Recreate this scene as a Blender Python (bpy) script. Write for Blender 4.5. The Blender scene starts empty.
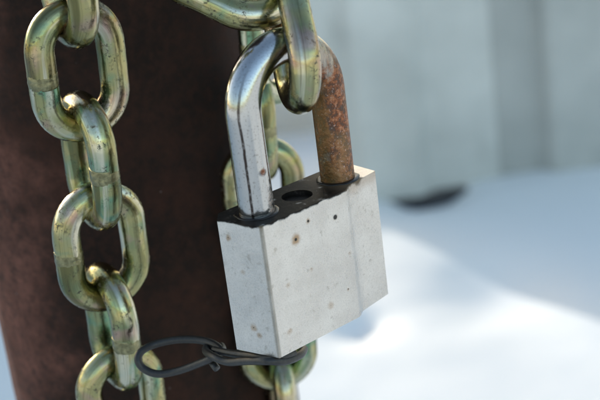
import bpy, bmesh, math, random
from math import radians as rad, sin, cos, pi, sqrt
from mathutils import Vector, Matrix, noise
random.seed(7)
scene = bpy.context.scene
COL = scene.collection

# ------------------------------------------------------------------ camera
CAM_H, PITCH, ROLL, FPX = 1.10, rad(20.0), rad(7.4), 1300.0     # FPX: focal length in pixels of a 600 px wide frame
CAM = Vector((0, 0, CAM_H))
FWD = Vector((0, cos(PITCH), -sin(PITCH)))
_rt = Vector((1, 0, 0)); _up = _rt.cross(FWD)
RIGHT = _rt * cos(ROLL) - _up * sin(ROLL)
UP = _up * cos(ROLL) + _rt * sin(ROLL)
cd = bpy.data.cameras.new('camera')
cam = bpy.data.objects.new('camera', cd); COL.objects.link(cam)
m = Matrix.Identity(4)
for i in range(3):
    m[i][0] = RIGHT[i]; m[i][1] = UP[i]; m[i][2] = -FWD[i]; m[i][3] = CAM[i]
cam.matrix_world = m
cd.sensor_width = 36.0; cd.lens = FPX / 600.0 * 36.0
cd.clip_start = 0.02; cd.clip_end = 500
cd.dof.use_dof = True; cd.dof.focus_distance = 0.356; cd.dof.aperture_fstop = 17.0
scene.camera = cam

# ------------------------------------------------------------------ light
SUN_EL, SUN_AZ = rad(11.5), rad(30)          # sun stands behind the scene, SUN_AZ to the left of the view direction
sun_dir = Vector((-sin(SUN_AZ) * cos(SUN_EL), cos(SUN_AZ) * cos(SUN_EL), sin(SUN_EL)))
world = bpy.data.worlds.new('World'); scene.world = world; world.use_nodes = True
wn = world.node_tree.nodes; wl = world.node_tree.links
sky = wn.new('ShaderNodeTexSky'); sky.sky_type = 'NISHITA'; sky.sun_disc = False
sky.sun_elevation = SUN_EL; sky.sun_rotation = -SUN_AZ
sky.air_density = 1.0; sky.dust_density = 2.2; sky.ozone_density = 0.7
bg = wn['Background']; bg.inputs['Strength'].default_value = 0.15
wl.new(sky.outputs[0], bg.inputs['Color'])
ld = bpy.data.lights.new('sun', 'SUN'); ld.energy = 2.0; ld.angle = rad(0.5); ld.color = (1.0, 0.96, 0.90)
sun = bpy.data.objects.new('sun', ld); COL.objects.link(sun)
sun.rotation_euler = sun_dir.to_track_quat('Z', 'Y').to_euler()
vs = scene.view_settings
vs.view_transform = 'Standard'; vs.look = 'None'; vs.gamma = 1.0; vs.use_curve_mapping = False
vs.exposure = 1.42

# ------------------------------------------------------------------ helpers
def at(px, py, depth):
    """point seen at pixel (600x400 frame) at a depth along the optical axis"""
    return CAM + (FWD + RIGHT * ((px - 300) / FPX) - UP * ((py - 200) / FPX)) * depth

def mesh_obj(name, verts, faces, mat, parent=None, smooth=True, uvs=None):
    me = bpy.data.meshes.new(name)
    me.from_pydata(verts, [], faces)
    if uvs:
        ul = me.uv_layers.new(name='UVMap')
        k = 0
        for f in uvs:
            for uv in f:
                ul.data[k].uv = uv; k += 1
    if smooth:
        for p in me.polygons: p.use_smooth = True
    me.materials.append(mat)
    o = bpy.data.objects.new(name, me); COL.objects.link(o)
    if parent: o.parent = parent
    return o

def empty(name, loc, rot=None):
    o = bpy.data.objects.new(name, None); COL.objects.link(o)
    o.location = loc; o.empty_display_size = 0.01
    if rot: o.rotation_euler = rot
    return o

def tag(o, label, cat=None, group=None, kind=None):
    if label: o['label'] = label
    if cat: o['category'] = cat
    if group: o['group'] = group
    if kind: o['kind'] = kind
    return o

def tube(points, radius, sides=16, closed=False, caps=True, unit=None):
    """sweep a circle along points; returns verts, faces, uvs (u = length in m, v = angle 0..1)"""
    n = len(points); P = [Vector(p) for p in points]
    T = []
    for i in range(n):
        if closed: t = P[(i + 1) % n] - P[i - 1]
        else: t = P[min(i + 1, n - 1)] - P[max(i - 1, 0)]
        T.append(t.normalized())
    ref = Vector((0, 1, 0)) if abs(T[0].y) < 0.9 else Vector((1, 0, 0))
    nrm = (ref - T[0] * ref.dot(T[0])).normalized()
    V = []; L = [0.0]
    for i in range(n):
        nrm = (nrm - T[i] * nrm.dot(T[i])).normalized(); b = T[i].cross(nrm)
        r = radius(i / (n if closed else n - 1)) if callable(radius) else radius
        for k in range(sides):
            a = 2 * pi * k / sides
            V.append(P[i] + (nrm * cos(a) + b * sin(a)) * r)
        if i: L.append(L[-1] + (P[i] - P[i - 1]).length)
    if closed: L.append(L[-1] + (P[0] - P[-1]).length)
    F = []; U = []
    for i in range(n if closed else n - 1):
        j = (i + 1) % n
        for k in range(sides):
            k2 = (k + 1) % sides
            F.append((i * sides + k, i * sides + k2, j * sides + k2, j * sides + k))
            U.append(((L[i], k / sides), (L[i], (k + 1) / sides), (L[i + 1], (k + 1) / sides), (L[i + 1], k / sides)))
    if not closed and caps:
        F.append(tuple(range(sides - 1, -1, -1))); U.append([(0, 0)] * sides)
        F.append(tuple((n - 1) * sides + k for k in range(sides))); U.append([(0, 0)] * sides)
    return [tuple(v) for v in V], F, U

def catmull(pts, step=10):
    P = [Vector(p) for p in pts]; out = []
    for i in range(len(P) - 1):
        a = P[max(i - 1, 0)]; b = P[i]; c = P[i + 1]; d = P[min(i + 2, len(P) - 1)]
        for s in range(step):
            t = s / step
            out.append(0.5 * ((2 * b) + (c - a) * t + (2 * a - 5 * b + 4 * c - d) * t * t + (3 * b - a - 3 * c + d) * t ** 3))
    out.append(P[-1]); return out

# ---- node helper
class NT:
    def __init__(s, name):
        s.mat = bpy.data.materials.new(name); s.mat.use_nodes = True
        s.n = s.mat.node_tree.nodes; s.l = s.mat.node_tree.links
        s.bsdf = s.n['Principled BSDF']
    def new(s, t, **kw):
        x = s.n.new(t)
        for k, v in kw.items(): setattr(x, k, v)
        return x
    def link(s, a, b): s.l.new(a, b)
    def coord(s, kind='Object'): return s.new('ShaderNodeTexCoord').outputs[kind]
    def mapping(s, vec, scale=(1, 1, 1), loc=(0, 0, 0)):
        x = s.new('ShaderNodeMapping'); x.inputs['Scale'].default_value = scale; x.inputs['Location'].default_value = loc
        s.link(vec, x.inputs['Vector']); return x.outputs[0]
    def noise(s, vec, scale, detail=4, rough=0.55, dist=0.0, out=0):
        x = s.new('ShaderNodeTexNoise'); x.inputs['Scale'].default_value = scale
        x.inputs['Detail'].default_value = detail; x.inputs['Roughness'].default_value = rough
        x.inputs['Distortion'].default_value = dist
        s.link(vec, x.inputs['Vector']); return x.outputs[out]
    def vor(s, vec, scale, feature='F1', out='Distance'):
        x = s.new('ShaderNodeTexVoronoi', feature=feature); x.inputs['Scale'].default_value = scale
        s.link(vec, x.inputs['Vector']); return x.outputs[out]
    def ramp(s, fac, stops, interp='LINEAR'):
        x = s.new('ShaderNodeValToRGB'); r = x.color_ramp; r.interpolation = interp
        while len(r.elements) < len(stops): r.elements.new(0.5)
        for e, (p, c) in zip(r.elements, stops):
            e.position = p
            e.color = (c, c, c, 1) if isinstance(c, (int, float)) else (*c, 1)
        s.link(fac, x.inputs[0]); return x.outputs[0]
    def mix(s, fac, a, b, mode='MIX'):
        x = s.new('ShaderNodeMix', data_type='RGBA', blend_type=mode)
        for sock, v in ((x.inputs[0], fac), (x.inputs[6], a), (x.inputs[7], b)):
            if isinstance(v, (int, float)): sock.default_value = v
            elif isinstance(v, tuple): sock.default_value = (*v, 1)
            else: s.link(v, sock)
        return x.outputs[2]
    def math(s, op, a, b=None, c=None, clamp=False):
        x = s.new('ShaderNodeMath', operation=op); x.use_clamp = clamp
        for i, v in enumerate((a, b, c)):
            if v is None: continue
            if isinstance(v, (int, float)): x.inputs[i].default_value = v
            else: s.link(v, x.inputs[i])
        return x.outputs[0]
    def vadd(s, a, b):
        x = s.new('ShaderNodeVectorMath', operation='ADD')
        for i, v in enumerate((a, b)):
            if isinstance(v, tuple): x.inputs[i].default_value = v
            else: s.link(v, x.inputs[i])
        return x.outputs[0]
    def dist(s, a, p):
        x = s.new('ShaderNodeVectorMath', operation='DISTANCE'); s.link(a, x.inputs[0]); x.inputs[1].default_value = p
        return x.outputs['Value']
    def sep(s, v):
        x = s.new('ShaderNodeSeparateXYZ'); s.link(v, x.inputs[0]); return x.outputs
    def smooth(s, v, lo, hi, a=0.0, b=1.0):
        x = s.new('ShaderNodeMapRange', interpolation_type='SMOOTHSTEP')
        s.link(v, x.inputs[0])
        for i, q in zip((1, 2, 3, 4), (lo, hi, a, b)): x.inputs[i].default_value = q
        return x.outputs[0]
    def bump(s, h, strength, dist, prev=None):
        x = s.new('ShaderNodeBump'); x.inputs['Strength'].default_value = strength; x.inputs['Distance'].default_value = dist
        s.link(h, x.inputs['Height'])
        if prev is not None: s.link(prev, x.inputs['Normal'])
        return x.outputs[0]
    def set(s, **kw):
        for k, v in kw.items():
            sock = s.bsdf.inputs[k.replace('_', ' ')]
            if isinstance(v, (int, float)): sock.default_value = v
            elif isinstance(v, tuple): sock.default_value = (*v, 1)
            else: s.link(v, sock)
        return s.mat

# ------------------------------------------------------------------ materials
def mat_snow():
    t = NT('snow'); c = t.coord()
    big = t.noise(c, 6, 5); fine = t.noise(c, 160, 3)
    nb = t.bump(fine, 0.2, 0.003, t.bump(big, 0.12, 0.02))
    return t.set(Base_Color=t.ramp(big, [(0.3, (0.83, 0.83, 0.79)), (0.7, (0.86, 0.855, 0.815))]), Roughness=0.75, Normal=nb)

def mat_rust_post():
    t = NT('rusted_steel'); c = t.coord()
    n1 = t.noise(c, 28, 8, 0.65); n2 = t.noise(c, 260, 7, 0.75); n3 = t.noise(c, 900, 3, 0.6)
    col = t.ramp(n1, [(0.25, (0.012, 0.008, 0.006)), (0.5, (0.025, 0.014, 0.010)), (0.75, (0.055, 0.022, 0.014))])
    col = t.mix(t.ramp(n2, [(0.46, 0.0), (0.70, 0.7)]), col, (0.060, 0.027, 0.018))
    col = t.mix(t.ramp(n2, [(0.28, 0.7), (0.45, 0.0)]), col, (0.010, 0.008, 0.007))
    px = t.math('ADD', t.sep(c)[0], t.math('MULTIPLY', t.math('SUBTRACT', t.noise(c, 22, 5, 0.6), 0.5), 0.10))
    lit_left = t.math('MULTIPLY', t.smooth(px, -0.050, -0.012, 1.0, 0.0), t.ramp(n2, [(0.30, 0.15), (0.62, 0.85)]))
    col = t.mix(lit_left, col, (0.22, 0.095, 0.070))  # left side painted lighter, standing for light from the left
    spk = t.ramp(t.vor(c, 260), [(0.05, 1.0), (0.09, 0.0)])
    pick = t.ramp(t.noise(c, 60, 2), [(0.58, 0.0), (0.66, 0.55)])
    col = t.mix(t.math('MULTIPLY', spk, pick), col, (0.32, 0.29, 0.27))
    nb = t.bump(n3, 0.5, 0.0006, t.bump(n2, 0.7, 0.0015))
    return t.set(Base_Color=col, Roughness=t.ramp(n2, [(0.3, 0.62), (0.7, 0.9)]), Normal=nb, Specular_IOR_Level=0.12)

def mat_chain():
    """yellow-passivated zinc: olive, green, pink and gold blotches, drawn along the wire, worn dark in places"""
    t = NT('yellow_zinc_plating')
    uv = t.sep(t.coord('UV')); c = t.coord('Object')
    rnd = t.new('ShaderNodeObjectInfo').outputs['Random']
    off = t.new('ShaderNodeCombineXYZ')
    for i, k in enumerate((17.3, 9.1, 5.7)): t.link(t.math('MULTIPLY', rnd, k), off.inputs[i])
    co = t.vadd(c, off.outputs[0])
    ang = t.math('MULTIPLY', uv[1], 2 * pi)
    def along(ku, kv):                                   # noise space that runs along the wire and closes round it
        x = t.new('ShaderNodeCombineXYZ')
        t.link(t.math('MULTIPLY', uv[0], ku), x.inputs[0])
        t.link(t.math('MULTIPLY', t.math('COSINE', ang), kv), x.inputs[1])
        t.link(t.math('MULTIPLY', t.math('SINE', ang), kv), x.inputs[2])
        return t.vadd(x.outputs[0], off.outputs[0])
    blot = t.noise(co, 62, 3, 0.5, 0.5)
    blot2 = t.noise(t.vadd(co, (3.1, 0, 0)), 85, 3, 0.5, 0.6)
    broad = t.noise(along(26, 1.1), 1.0, 3, 0.5, 0.3)
    long = t.noise(along(50, 8.0), 1.0, 4, 0.65, 0.1)
    base = t.ramp(blot, [(0.34, (0.21, 0.26, 0.145)), (0.44, (0.33, 0.33, 0.16)), (0.54, (0.42, 0.37, 0.17)), (0.64, (0.38, 0.38, 0.21))])
    base = t.mix(t.ramp(blot2, [(0.53, 0.0), (0.66, 0.8)]), base, (0.46, 0.30, 0.25))
    base = t.mix(t.ramp(blot2, [(0.32, 0.8), (0.44, 0.0)]), base, (0.12, 0.29, 0.20))
    base = t.mix(t.ramp(broad, [(0.54, 0.0), (0.66, 0.8)]), base, (0.70, 0.66, 0.52))
    base = t.mix(t.ramp(broad, [(0.36, 0.75), (0.46, 0.0)]), base, (0.10, 0.095, 0.04))
    base = t.mix(t.ramp(long, [(0.55, 0.0), (0.67, 0.5)]), base, (0.09, 0.075, 0.045))
    pit = t.noise(co, 900, 3, 0.7)
    wear = t.math('MULTIPLY', t.ramp(pit, [(0.52, 0.0), (0.60, 1.0)]), t.ramp(t.noise(co, 200, 4, 0.6), [(0.51, 0.0), (0.63, 0.85)]))
    base = t.mix(wear, base, (0.035, 0.028, 0.020))
    rough = t.mix(wear, t.ramp(long, [(0.3, 0.12), (0.7, 0.26)]), (0.6, 0.6, 0.6))
    nb = t.bump(pit, 0.06, 0.0003, t.bump(long, 0.12, 0.0004, t.bump(t.noise(co, 260, 2), 0.25, 0.0006)))
    return t.set(Base_Color=base, Metallic=t.mix(wear, (1.0, 1.0, 1.0), (0.3, 0.3, 0.3)), Roughness=rough, Normal=nb)

# lock geometry constants (metres, lock-local: x along the front face, y into the depth, z up)
BH = 0.038; LEG_Y = 0.0090; LEG0, LEG1 = 0.0062, 0.0358; SR = 0.0048; ARC_Z = BH + 0.0265
XPLUG = (LEG0 + LEG1) / 2 - 0.0005

def mat_body():
    t = NT('weathered_silver_metal'); c = t.coord()
    n1 = t.noise(c, 90, 6, 0.6); n2 = t.noise(c, 420, 4, 0.65); n3 = t.noise(c, 2400, 4, 0.7)
    col = t.ramp(n1, [(0.3, (0.60, 0.57, 0.53)), (0.7, (0.74, 0.71, 0.665))])
    blotch = t.ramp(t.noise(t.vadd(c, (0.3, 0.1, 0.7)), 210, 5, 0.7), [(0.50, 0.0), (0.72, 0.18)])
    col = t.mix(blotch, col, (0.40, 0.37, 0.31))
    # small bare and dirty flecks
    fl = t.ramp(n2, [(0.60, 0.0), (0.70, 0.55)])
    col = t.mix(fl, col, (0.36, 0.33, 0.28))
    col = t.mix(t.ramp(n2, [(0.26, 0.5), (0.36, 0.0)]), col, (0.72, 0.71, 0.69))
    col = t.mix(t.ramp(n3, [(0.48, 0.0), (0.66, 0.34)]), col, (0.33, 0.315, 0.285))
    # pits with tan halo:  (x, y, z, radius core, radius halo, strength)
    warp = t.noise(c, 700, 3, out=1)
    wv = t.new('ShaderNodeVectorMath', operation='MULTIPLY_ADD'); t.link(warp, wv.inputs[0])
    wv.inputs[1].default_value = (0.0014,) * 3; wv.inputs[2].default_value = (-0.0007,) * 3
    cw = t.vadd(c, wv.outputs[0])
    spots = [(0.0108, 0, 0.0305, 0.00040, 0.0022, 0.85), (0.0254, 0, 0.0318, 0.00062, 0.0012, 0.5), (0.0158, 0, 0.0340, 0.00035, 0.0011, 0.7),
             (0.0062, 0, 0.0190, 0.00008, 0.0012, 0.35), (0.0200, 0, 0.0075, 0.00008, 0.0016, 0.4), (0.0270, 0, 0.0098, 0.00016, 0.0006, 0.5),
             (-0.0018, 0.0072, 0.0078, 0.00016, 0.0016, 0.6), (-0.0028, 0.0112, 0.0335, 0.00014, 0.0013, 0.7), (-0.0014, 0.0056, 0.0058, 0.0001, 0.0012, 0.6),
             (-0.0020, 0.0080, 0.0240, 0.00008, 0.0010, 0.35), (0.0385, 0.0012, 0.0030, 0.0003, 0.0008, 0.5), (0.0045, 0, 0.0060, 0.00008, 0.0013, 0.4),
             (0.0148, 0, 0.0205, 0.00008, 0.0009, 0.3), (0.0290, 0, 0.0200, 0.00008, 0.0008, 0.3)]
    core_sum = None
    for x, y, z, rc, rh, s in spots:
        d = t.dist(cw, (x, y, z)); dc = t.dist(c, (x, y, z))
        halo = t.smooth(d, rh * 0.25, rh, s, 0.0)
        col = t.mix(halo, col, (0.34, 0.21, 0.10))
        core = t.smooth(dc, rc * 0.8, rc * 1.4, 1.0, 0.0)
        core_sum = core if core_sum is None else t.math('MAXIMUM', core_sum, core)
    col = t.mix(core_sum, col, (0.02, 0.014, 0.010))
    # black grime on the top, running a little over the front edge
    X, Y, Z = t.sep(c)
    nz = t.math('MULTIPLY', t.math('SUBTRACT', t.noise(c, 210, 4, 0.55), 0.5), 0.0026)
    zz = t.math('ADD', Z, nz)
    top = t.smooth(zz, BH - 0.0008, BH - 0.0002)
    side = t.smooth(t.math('ADD', X, t.math('MULTIPLY', nz, 1.3)), 0.0385, 0.0405, 1.0, 0.0)
    drip = t.smooth(t.math('ADD', t.dist(c, (0.0375, 0.001, BH + 0.0004)), nz), 0.0018, 0.0026, 1.0, 0.0)
    well = t.smooth(t.dist(c, (XPLUG, LEG_Y, BH - 0.001)), 0.0056, 0.0062, 1.0, 0.0)
    gr = t.math('MAXIMUM', t.math('MAXIMUM', t.math('MULTIPLY', top, side), drip), well)
    gcol = t.ramp(t.noise(c, 500, 4), [(0.35, (0.007, 0.006, 0.005)), (0.62, (0.018, 0.013, 0.010)), (0.80, (0.08, 0.065, 0.055))])
    col = t.mix(gr, col, gcol)
    tan = t.math('MULTIPLY', t.smooth(zz, BH - 0.0045, BH - 0.001), t.smooth(X, 0.026, 0.036))
    col = t.mix(t.math('MULTIPLY', tan, 0.45), col, (0.32, 0.22, 0.13))
    cxy = t.new('ShaderNodeCombineXYZ'); t.link(X, cxy.inputs[0]); t.link(Y, cxy.inputs[1])
    edge = t.math('MULTIPLY', t.smooth(t.dist(cxy.outputs[0], (0.0001, 0.0002, 0)), 0.0003, 0.0009, 1.0, 0.0), t.ramp(n1, [(0.3, 0.3), (0.6, 0.8)]))
    col = t.mix(edge, col, (0.17, 0.135, 0.09))
    dirty = t.math('MAXIMUM', gr, t.math('MAXIMUM', core_sum, t.math('MULTIPLY', edge, 0.7)))
    met = t.math('MULTIPLY', t.math('SUBTRACT', 1.0, dirty), 0.9)
    rough = t.mix(dirty, t.ramp(n1, [(0.3, 0.22), (0.7, 0.36)]), (0.55, 0.55, 0.55))
    br = t.noise(t.mapping(c, (1, 1, 0.06)), 1600, 4, 0.7)
    hgt = t.math('SUBTRACT', t.math('ADD', n2, t.math('MULTIPLY', br, 0.5)), t.math('MULTIPLY', core_sum, 3.0))
    nb = t.bump(n3, 0.16, 0.0003, t.bump(hgt, 0.20, 0.0004))
    return t.set(Base_Color=col, Metallic=met, Roughness=rough, Normal=nb, Specular_IOR_Level=t.math('SUBTRACT', 0.5, t.math('MULTIPLY', gr, 0.38)))

def mat_shackle():
    t = NT('chrome_and_rust'); c = t.coord()
    X, Y, Z = t.sep(c)
    n1 = t.noise(c, 120, 6, 0.65); n2 = t.noise(c, 480, 5, 0.7); n3 = t.noise(c, 1700, 3, 0.6)
    xm = t.math('ADD', X, t.math('MULTIPLY', t.math('SUBTRACT', n1, 0.5), 0.020))
    right = t.math('MULTIPLY', t.smooth(xm, 0.0240, 0.0310), t.smooth(t.math('ADD', Z, t.math('MULTIPLY', t.math('SUBTRACT', t.noise(t.mapping(c, (1, 1, 0.3)), 330, 5, 0.65), 0.5), 0.050)), ARC_Z + 0.0130, ARC_Z + 0.0030, 0.12, 1.0))
    low = t.math('MULTIPLY', t.smooth(Z, BH + 0.012, BH + 0.001), t.smooth(X, 0.0058, 0.0085))     # rust creeping up the right of the left leg
    spot = t.smooth(t.math('ADD', t.dist(c, (0.0063, 0.0043, BH + 0.0122)), t.math('MULTIPLY', n2, 0.001)), 0.0009, 0.0019, 1.0, 0.0)
    rust = t.math('MAXIMUM', t.math('MULTIPLY', right, t.ramp(n2, [(0.30, 0.85), (0.45, 1.0)])), t.math('MAXIMUM', t.math('MULTIPLY', low, t.ramp(n2, [(0.45, 0.0), (0.65, 0.8)])), spot))
    rcol = t.ramp(n2, [(0.28, (0.020, 0.010, 0.006)), (0.45, (0.11, 0.038, 0.015)), (0.56, (0.33, 0.10, 0.032)), (0.68, (0.52, 0.26, 0.15))])
    rcol = t.mix(t.ramp(n1, [(0.45, 0.0), (0.65, 0.6)]), rcol, (0.23, 0.15, 0.055))
    rcol = t.mix(t.ramp(n3, [(0.60, 0.0), (0.68, 0.8)]), rcol, (0.52, 0.36, 0.30))
    ccol = t.mix(t.ramp(n3, [(0.56, 0.0), (0.70, 0.5)]), (0.50, 0.50, 0.49), (0.16, 0.14, 0.11))
    ccol = t.mix(t.smooth(xm, 0.0170, 0.0270, 0.0, 0.7), ccol, (0.36, 0.32, 0.25))
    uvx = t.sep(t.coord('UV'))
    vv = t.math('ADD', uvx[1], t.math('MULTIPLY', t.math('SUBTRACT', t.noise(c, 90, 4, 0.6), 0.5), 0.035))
    refl_line = t.math('MULTIPLY', t.smooth(t.math('ABSOLUTE', t.math('SUBTRACT', vv, 0.357)), 0.006, 0.017, 1.0, 0.0), t.smooth(uvx[0], 0.045, 0.030, 0.0, 1.0))
    refl_line = t.math('MULTIPLY', refl_line, t.ramp(n2, [(0.3, 0.5), (0.5, 0.95)]))          # dark reflection painted as a streak down the leg
    ccol = t.mix(refl_line, ccol, (0.030, 0.018, 0.014))
    gold = t.math('MULTIPLY', t.smooth(t.math('ADD', uvx[1], t.math('MULTIPLY', t.math('SUBTRACT', n1, 0.5), 0.28)), 0.60, 0.70), t.smooth(X, 0.029, 0.031))
    rcol = t.mix(t.math('MULTIPLY', gold, t.ramp(n2, [(0.35, 0.95), (0.60, 0.55)])), rcol, (0.17, 0.115, 0.045))
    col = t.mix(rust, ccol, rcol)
    rough = t.mix(rust, t.ramp(n1, [(0.3, 0.10), (0.7, 0.20)]), (0.48, 0.48, 0.48))
    met = t.math('SUBTRACT', 1.0, t.math('MULTIPLY', t.math('MULTIPLY', rust, 0.75), t.math('SUBTRACT', 1.0, t.math('MULTIPLY', gold, 0.8))))
    hb = t.math('MULTIPLY', n2, t.math('ADD', t.math('MULTIPLY', rust, 1.0), 0.05))
    nb = t.bump(n3, 0.06, 0.0003, t.bump(hb, 0.55, 0.0007))
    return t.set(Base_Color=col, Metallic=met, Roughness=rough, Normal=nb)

def mat_simple(name, col, rough=0.6, metal=0.0, scale=300, var=0.4, bump=0.2, bd=0.0005):
    t = NT(name); c = t.coord()
    n = t.noise(c, scale, 5, 0.6)
    a = tuple(x * (1 - var) for x in col); b = tuple(min(1, x * (1 + var)) for x in col)
    return t.set(Base_Color=t.ramp(n, [(0.3, a), (0.7, b)]), Roughness=rough, Metallic=metal, Normal=t.bump(n, bump, bd))

def mat_fence():
    t = NT('weathered_pale_sheet'); c = t.coord()
    n1 = t.noise(c, 3.2, 5, 0.6); n2 = t.noise(t.mapping(c, (1, 1, 0.25)), 9, 5, 0.6)
    col = t.ramp(n1, [(0.3, (0.42, 0.425, 0.40)), (0.7, (0.61, 0.605, 0.57))])
    col = t.mix(t.ramp(n2, [(0.58, 0.0), (0.75, 0.6)]), col, (0.24, 0.25, 0.23))
    col = t.mix(1.0, col, t.new('ShaderNodeObjectInfo').outputs['Color'], 'MULTIPLY')
    return t.set(Base_Color=col, Roughness=0.65, Normal=t.bump(n2, 0.2, 0.004))

M_SNOW, M_POST, M_CHAIN, M_BODY, M_SHACK, M_FENCE = mat_snow(), mat_rust_post(), mat_chain(), mat_body(), mat_shackle(), mat_fence()
M_GRIME = mat_simple('black_grime', (0.008, 0.006, 0.005), 0.38, 0.0, 420, 0.5, 0.18)
M_WELD = mat_simple('weld_scale', (0.24, 0.225, 0.125), 0.28, 1.0, 700, 0.45, 0.35)
M_WIRE = mat_simple('dark_annealed_wire', (0.018, 0.017, 0.016), 0.42, 0.0, 900, 0.4, 0.3, 0.0003)
M_DARKWOOD = mat_simple('dark_wet_wood', (0.06, 0.057, 0.055), 0.8, 0.0, 30, 0.5, 0.4, 0.004)

# ------------------------------------------------------------------ the setting: snow
FENCE_Y = 2.95
def snow_z(x, y):
    z = 0.030 * noise.noise(Vector((x * 1.1 + 3, y * 1.1, 0.3))) + 0.006 * noise.noise(Vector((x * 3.4, y * 3.4, 1.7)))
    z += 0.0015 * noise.noise(Vector((x * 11, y * 11, 4.1)))
    d = math.exp(-((y - FENCE_Y) / 0.30) ** 2)                     # drift against the fence, hollowed at one place
    z += d * (0.008 + 0.02 * noise.noise(Vector((x * 2, 0, 9))))
    z -= 0.042 * math.exp(-((x - 0.310) / 0.085) ** 4 - ((y - 2.93) / 0.07) ** 2)
    z -= 0.030 * math.exp(-((x - 0.085) / 0.045) ** 2 - ((y - 2.27) / 0.055) ** 2)   # dip shaped into the snow to make a small patch of shade
    z -= 0.034 * math.exp(-((x - 0.37) / 0.13) ** 2 - ((y - 2.36) / 0.17) ** 2)
    return z
def axis(lo, hi, step, far):
    a = []; v = lo
    while v <= hi + 1e-9: a.append(v); v += step
    k = step
    left, right = lo, hi
    while right < far or left > -far:
        k *= 1.45; left -= k; right += k; a = [left] + a + [right]
    return a
xs = axis(-1.6, 1.6, 0.028, 150); ys = axis(0.2, 4.4, 0.028, 150)
V = [(x, y, snow_z(x, y)) for y in ys for x in xs]
W = len(xs)
F = [(j * W + i, j * W + i + 1, (j + 1) * W + i + 1, (j + 1) * W + i) for j in range(len(ys) - 1) for i in range(W - 1)]
tag(mesh_obj('snow_ground', V, F, M_SNOW), None, kind='structure')

# ------------------------------------------------------------------ fence with opening; unseen left run and low back wall added to shape sunlight
def box(name, x0, x1, y0, y1, z0, z1, mat, parent, bev=0.004):
    bm = bmesh.new(); bmesh.ops.create_cube(bm, size=1.0)
    for v in bm.verts:
        v.co = Vector(((x0 + x1) / 2 + v.co.x * (x1 - x0), (y0 + y1) / 2 + v.co.y * (y1 - y0), (z0 + z1) / 2 + v.co.z * (z1 - z0)))
    bmesh.ops.bevel(bm, geom=bm.edges[:], offset=bev, segments=2, affect='EDGES')
    me = bpy.data.meshes.new(name); bm.to_mesh(me); bm.free(); me.materials.append(mat)
    o = bpy.data.objects.new(name, me); COL.objects.link(o); o.parent = parent
    return o

def sheet(name, x0, x1, y, z0, z1, mat, parent, period=0.46, amp=0.016, th=0.003):
    """one sheet with wide shallow ribs, with thickness"""
    n = max(8, int((x1 - x0) / 0.0125)); prof = []
    for i in range(n + 1):
        x = x0 + (x1 - x0) * i / n
        s = (x / period) % 1.0
        w = min(1, max(0, (abs(s - 0.5) - 0.14) / 0.08))
        prof.append((x, y - amp + 2 * amp * w))
    V = []; F = []
    for (x, yy) in prof: V += [(x, yy, z0), (x, yy, z1), (x, yy + th, z0), (x, yy + th, z1)]
    for i in range(n):
        a, b = 4 * i, 4 * (i + 1)
        F += [(a, b, b + 1, a + 1), (a + 2, a + 3, b + 3, b + 2), (a + 1, b + 1, b + 3, a + 3), (a, a + 2, b + 2, b)]
    F += [(0, 1, 3, 2), (4 * n, 4 * n + 2, 4 * n + 3, 4 * n + 1)]
    return mesh_obj(name, V, F, mat, parent, smooth=False)

OPEN_L, OPEN_R, FENCE_H, LOW_H = -0.74, 0.062, 1.42, 0.56
fence = tag(empty('sheet_fence', (0, 0, 0)), 'pale grey ribbed fence, out of focus, standing in the snow behind the padlock, with an added unseen left run', 'fence')
runs = [(OPEN_R, 0.49), (0.47, 0.64), (0.61, 1.06)] + [(OPEN_L - 0.925 * (i + 1) - 0.03, OPEN_L - 0.925 * i) for i in range(7)]  # left sheets are unseen, made tall and long to shade the foreground
for i, (a, b) in enumerate(runs):                      # neighbouring sheets lap
    pn = sheet('panel', a, b, FENCE_Y + 0.006 * (i % 2), 0.002, LOW_H if a > 0 else FENCE_H, M_FENCE, fence)  # tall panels belong to the unseen left run
    v = 0.78 if 0.4 < a < 0.5 else (1.05 if 0 < a < 0.4 else 0.92)
    pn.color = (v, v, v * 0.98, 1)
for a, b in ((OPEN_R + 0.004, 1.056), (OPEN_L - 6.46, OPEN_L - 0.004)):
    box('dark_gap_strip', a, b, FENCE_Y - 0.012, FENCE_Y + 0.075, -0.16, 0.000, M_DARKWOOD, fence)  # dark strip added in place of the shaded gap under the panels
    box('rail', a, b, FENCE_Y + 0.034, FENCE_Y + 0.074, (0.44 if a > 0 else 1.10), (0.50 if a > 0 else 1.17), M_DARKWOOD, fence)  # higher rail belongs to the unseen left run
for x in [OPEN_R + 0.045, 1.01] + [OPEN_L - 0.045 - 0.915 * i for i in range(8)]:
    box('fence_post', x - 0.035, x + 0.035, FENCE_Y + 0.078, FENCE_Y + 0.148, -0.2, (LOW_H if x > 0 else FENCE_H) - 0.02, M_DARKWOOD, fence)  # tall posts belong to the unseen left run
wall = tag(empty('added_low_wall', (0, 0, 0)), 'added low pale wall seen through the shackle between its two legs', 'wall')
box('added_wall_block', -1.4, 0.6, 3.60, 3.72, -0.2, 0.165, M_FENCE, wall, 0.008)  # added wall, kept low so the sun passes over
box('added_wall_coping', -1.42, 0.56, 3.58, 3.74, 0.167, 0.20, M_FENCE, wall, 0.008)

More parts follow.
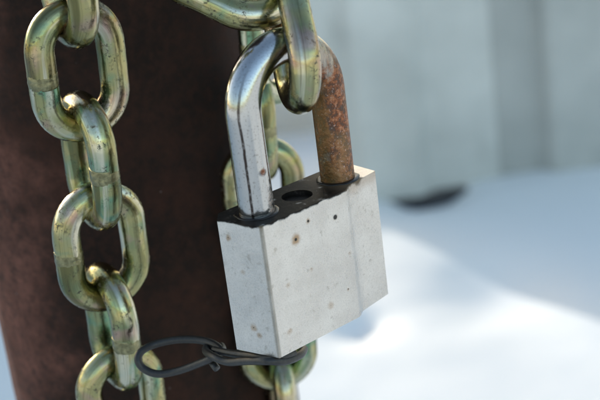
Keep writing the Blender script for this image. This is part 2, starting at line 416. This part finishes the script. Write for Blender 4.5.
# ------------------------------------------------------------------ rusted post
PC = at(150, 340, 0.512); PR = 0.0550
def post_mesh():
    sides, V, F = 96, [], []
    zs = [-0.15 + 0.0125 * i for i in range(int(1.60 / 0.0125) + 1)]
    for z in zs:
        for k in range(sides):
            a = 2 * pi * k / sides
            r = PR + 0.0004 * noise.noise(Vector((cos(a) * 3, sin(a) * 3, z * 40)))
            V.append((r * cos(a), r * sin(a), z))
    for j in range(len(zs) - 1):
        for k in range(sides):
            k2 = (k + 1) % sides
            F.append((j * sides + k, j * sides + k2, (j + 1) * sides + k2, (j + 1) * sides + k))
    n = len(zs) - 1; base = len(V)                       # pipe wall at the open top
    for z in (zs[-1], zs[-1] - 0.2):
        for k in range(sides):
            a = 2 * pi * k / sides; V.append((0.045 * cos(a), 0.045 * sin(a), z))
    for k in range(sides):
        k2 = (k + 1) % sides
        F.append((n * sides + k, n * sides + k2, base + k2, base + k))
        F.append((base + k, base + k2, base + sides + k2, base + sides + k))
    F.append(tuple(base + sides + k for k in range(sides)))
    return V, F
V, F = post_mesh()
post = mesh_obj('rusty_post', V, F, M_POST); post.location = (PC.x, PC.y, 0)
tag(post, 'dark reddish brown rusted steel post behind the chain and the padlock', 'post')

# ------------------------------------------------------------------ chain links
WR, LW, PITCHL = 0.0042, 0.0292, 0.0258            # wire radius, outer width, inner length
RC = LW / 2 - WR; HS = (PITCHL + 2 * WR * 2 - LW) / 2 + 0.0
def link_mesh(seed):
    pts = []
    for i in range(10): pts.append(Vector((RC, 0, -HS + 2 * HS * i / 10)))
    for i in range(26): a = pi * i / 26; pts.append(Vector((RC * cos(a), 0, HS + RC * sin(a))))
    for i in range(10): pts.append(Vector((-RC, 0, HS - 2 * HS * i / 10)))
    for i in range(26): a = pi + pi * i / 26; pts.append(Vector((RC * cos(a), 0, -HS + RC * sin(a))))
    pts = pts[41:] + pts[:41]                      # start where the weld closes the loop
    for i, p in enumerate(pts):                    # hand-bent irregularity
        p.x *= 1 + 0.02 * noise.noise(Vector((seed * 3.1, 0, p.z * 60)))
        p.y += 0.0003 * noise.noise(Vector((seed * 7.7, p.x * 80, p.z * 80)))
    def rad_f(t): return WR * (1 + 0.022 * noise.noise(Vector((cos(2 * pi * t) * 2.5, sin(2 * pi * t) * 2.5, seed * 5.3))))
    V, F, U = tube(pts, rad_f, 24, closed=True)
    V = [tuple(Vector(v) * (1 + 0.004 * noise.noise(Vector(v) * 420 + Vector((seed, 0, 0))))) for v in V]
    o = mesh_obj('link', V, F, M_CHAIN, None, True, U); me = o.data
    bpy.data.objects.remove(o)
    return me
def seam_mesh():
    pts = [Vector((-RC, 0, -0.0024 + 0.0048 * i / 12)) for i in range(13)]
    def r(t): return WR * (0.99 + 0.045 * (0.5 - 0.5 * cos(2 * pi * t)) ** 0.5 * (1 - 0.45 * math.exp(-((t - 0.5) / 0.09) ** 2)))
    V, F, U = tube(pts, r, 24)
    V = [tuple(Vector(v) + Vector((noise.noise(Vector(v) * 900), noise.noise(Vector(v) * 900 + Vector((5, 0, 0))), 0)) * 0.00012) for v in V]
    o = mesh_obj('weld_seam', V, F, M_WELD, None, True, U); me = o.data
    bpy.data.objects.remove(o); return me
LINKS = [link_mesh(s) for s in range(5)]; SEAM = seam_mesh()
_cnt = [0]
def add_link(parent, center, long_dir, spin, seam=True):
    """long_dir: world direction of the link's length (up); spin 0 = flat to the camera, about its length"""
    l = long_dir.normalized(); ray = (center - CAM).normalized()
    w = ray.cross(l).normalized()                  # points to image right
    if w.dot(RIGHT) < 0: w = -w
    n = l.cross(w)
    a = rad(spin); w2 = w * cos(a) + n * sin(a); n2 = l.cross(w2)
    mm = Matrix.Identity(4)
    for i in range(3):
        mm[i][0] = w2[i]; mm[i][1] = n2[i]; mm[i][2] = l[i]; mm[i][3] = center[i]
    o = bpy.data.objects.new('link', LINKS[_cnt[0] % 5]); _cnt[0] += 1
    COL.objects.link(o); o.parent = parent
    o.matrix_local = Matrix.Translation(-parent.location) @ mm
    if seam:
        s = bpy.data.objects.new('weld_seam', SEAM); COL.objects.link(s); s.parent = o
    return o
UPZ = Vector((0, 0, 1))
def proj(p):
    d = p - CAM; z = d.dot(FWD)
    return (round(300 + FPX * d.dot(RIGHT) / z, 1), round(200 - FPX * d.dot(UP) / z, 1), round(z, 3))

# left strand: hangs in front of the post
C1 = at(78, 70, 0.362); C5 = at(122.5, 402, 0.412)
step = (C5 - C1) / 4
print('left pitch', step.length, proj(C1 + step * 2))
ldir = -step.normalized()
strand_l = empty('chain', C1 + step * 7)
tag(strand_l, 'greenish yellow plated steel chain hanging full height in front of the post at left', 'chain', 'plated chains on the post')
for k in range(-5, 8):
    if k % 2 == 0: add_link(strand_l, C1 + step * k, ldir, 20)
    else: add_link(strand_l, C1 + step * k, ldir, 110)

# right strand: hangs behind the padlock
D0 = at(264, 196, 0.446); F0 = at(276, 337, 0.466)
step2 = (F0 - D0) / 2
print('right pitch', step2.length)
sdir = -step2.normalized()
strand_r = empty('chain', D0 + step2 * 5)
tag(strand_r, 'plated steel chain hanging mostly hidden behind the padlock body', 'chain', 'plated chains on the post')
for k in range(-6, 6):
    sp = 8 if k % 2 == 0 else 100; cc = D0 + step2 * k
    if k == -2: sp = 48; cc = cc + RIGHT * 0.0074          # this link has swung round
    add_link(strand_r, cc, sdir, sp)

# short chain: its last link holds the shackle
strand_t = empty('chain', at(290, 40, 0.352))
tag(strand_t, 'two thick plated chain links at the top, the last one looped through the shackle', 'chain', 'plated chains on the post')
add_link(strand_t, at(291, 37, 0.344), UP * 1.0 + RIGHT * -0.20 + FWD * 0.38, -76, seam=False)
add_link(strand_t, at(225, -25, 0.352), RIGHT * -1.0 + UP * 0.47 + FWD * 0.1, 40, seam=False)

# ------------------------------------------------------------------ padlock
YAW = rad(39.3)
NT_ = CAM + Vector((-0.0108, 0.3122, -0.1195))
lock = empty('padlock', (NT_.x, NT_.y, NT_.z - BH), (0, 0, YAW))
tag(lock, 'weathered silver padlock with thick half-rusted shackle and black grime on top', 'padlock')
def body():
    plan = [(0, 0), (0.0298, 0), (0.0311, 0.0005), (0.0322, 0.0014), (0.0334, 0.0020), (0.0350, 0.0023), (0.0455, 0.0040), (0.0462, 0.0150), (0.0430, 0.0180), (0.0, 0.0180), (-0.0035, 0.0140)]
    bm = bmesh.new()
    lo = [bm.verts.new((x, y, 0)) for x, y in plan]; hi = [bm.verts.new((x, y, BH)) for x, y in plan]
    n = len(plan)
    bm.faces.new(lo[::-1]); bm.faces.new(hi)
    for i in range(n): bm.faces.new((lo[i], lo[(i + 1) % n], hi[(i + 1) % n], hi[i]))
    es = [e for e in bm.edges if e.calc_face_angle(0) > 0.75]
    bmesh.ops.bevel(bm, geom=es, offset=0.0007, segments=4, profile=0.5, affect='EDGES')
    me = bpy.data.meshes.new('body'); bm.to_mesh(me); bm.free()
    me.materials.append(M_BODY)
    for p in me.polygons: p.use_smooth = True
    me.set_sharp_from_angle(angle=rad(24))
    o = bpy.data.objects.new('body', me); COL.objects.link(o)
    # sunken well in the top between the legs, cut out of the block
    V, F, U = tube([(XPLUG, LEG_Y, BH - 0.0013), (XPLUG, LEG_Y, BH + 0.004)], 0.0043, 48)
    cut = mesh_obj('cutter', V, F, M_GRIME, None, False)
    md = o.modifiers.new('well', 'BOOLEAN'); md.operation = 'DIFFERENCE'; md.object = cut; md.solver = 'EXACT'
    dg = bpy.context.evaluated_depsgraph_get()
    me2 = bpy.data.meshes.new_from_object(o.evaluated_get(dg))
    o.modifiers.clear(); o.data = me2; me2.name = 'body'
    me2.materials.clear(); me2.materials.append(M_BODY)
    for p in me2.polygons: p.material_index = 0
    me2.set_sharp_from_angle(angle=rad(24))
    bpy.data.objects.remove(cut)
    o.parent = lock
    return o
lock_body = body()
R_ARC = (LEG1 - LEG0) / 2; XC = (LEG0 + LEG1) / 2
pts = []
for i in range(14): pts.append((LEG0, LEG_Y, BH - 0.004 + (ARC_Z - BH + 0.004) * i / 14))
for i in range(41): a = pi - pi * i / 40; pts.append((XC + R_ARC * cos(a), LEG_Y, ARC_Z + R_ARC * 1.02 * sin(a)))
for i in range(1, 15): pts.append((LEG1, LEG_Y, ARC_Z - (ARC_Z - BH + 0.004) * i / 14))
V, F, U = tube(pts, SR, 40)
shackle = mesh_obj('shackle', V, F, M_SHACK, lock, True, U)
# grime collars where the legs enter the body, and the sunken disc between them
def ring(name, cx, cy, r, rr, z, mat, parent, squash=0.5):
    pts = [(cx + r * cos(2 * pi * i / 40), cy + r * sin(2 * pi * i / 40), z) for i in range(40)]
    V, F, U = tube(pts, rr, 10, closed=True)
    V = [(x + 0.0005 * noise.noise(Vector((x, y, z2)) * 420), y + 0.0005 * noise.noise(Vector((y, x, z2)) * 420), z + (z2 - z) * squash) for x, y, z2 in V]
    return mesh_obj(name, V, F, mat, parent)
ring('leg_collar', LEG0, LEG_Y, SR + 0.0003, 0.0009, BH, M_GRIME, lock_body, 0.35)
ring('leg_collar', LEG1, LEG_Y, SR + 0.0003, 0.0010, BH, M_GRIME, lock_body, 0.35)
for q in ((0, 0, BH), (0, 0, 0), (-.0035, .014, BH), (-.0035, .014, 0), (.0455, .004, BH), (.0455, .004, 0), (XC, LEG_Y, ARC_Z + R_ARC)):
    print('lock', q, proj(Matrix.LocRotScale(lock.location, lock.rotation_euler, None) @ Vector(q)))

# ------------------------------------------------------------------ wire loop tying the lock to the chain
wire = empty('binding_wire', at(215, 360, 0.385))
tag(wire, 'dark grey binding wire loop twisted under the padlock and hooked towards the left chain', 'wire')
WT = 0.00115
def strand(name, px, r=WT):
    pts = [p - wire.location for p in catmull([at(*q) for q in px], 10)]
    V, F, U = tube(pts, r, 12)
    return mesh_obj(name, V, F, M_WIRE, wire, True, U)
strand('loop', [(304, 349, .364), (300, 355, .358), (286, 361, .352), (268, 361, .349), (246, 361, .356), (228, 362, .362), (214, 357, .366), (206, 351, .374),
                (209, 346, .378), (221, 350, .372), (213, 344, .376), (198, 340, .380), (176, 340, .383), (156, 344, .384), (142, 351, .382), (138, 360, .381),
                (144, 369, .381), (158, 374, .380), (178, 371, .378), (198, 364, .373), (212, 358, .369), (222, 351, .371), (221, 346, .377)])
strand('tail', [(221, 346, .379), (213, 350, .380), (211, 359, .373), (214, 365, .370), (217, 369, .369)], 0.0011)
strand('strand', [(214, 350, .372), (228, 353, .366), (244, 355, .361), (262, 357, .354), (280, 357, .351), (294, 353, .355)], 0.0011)
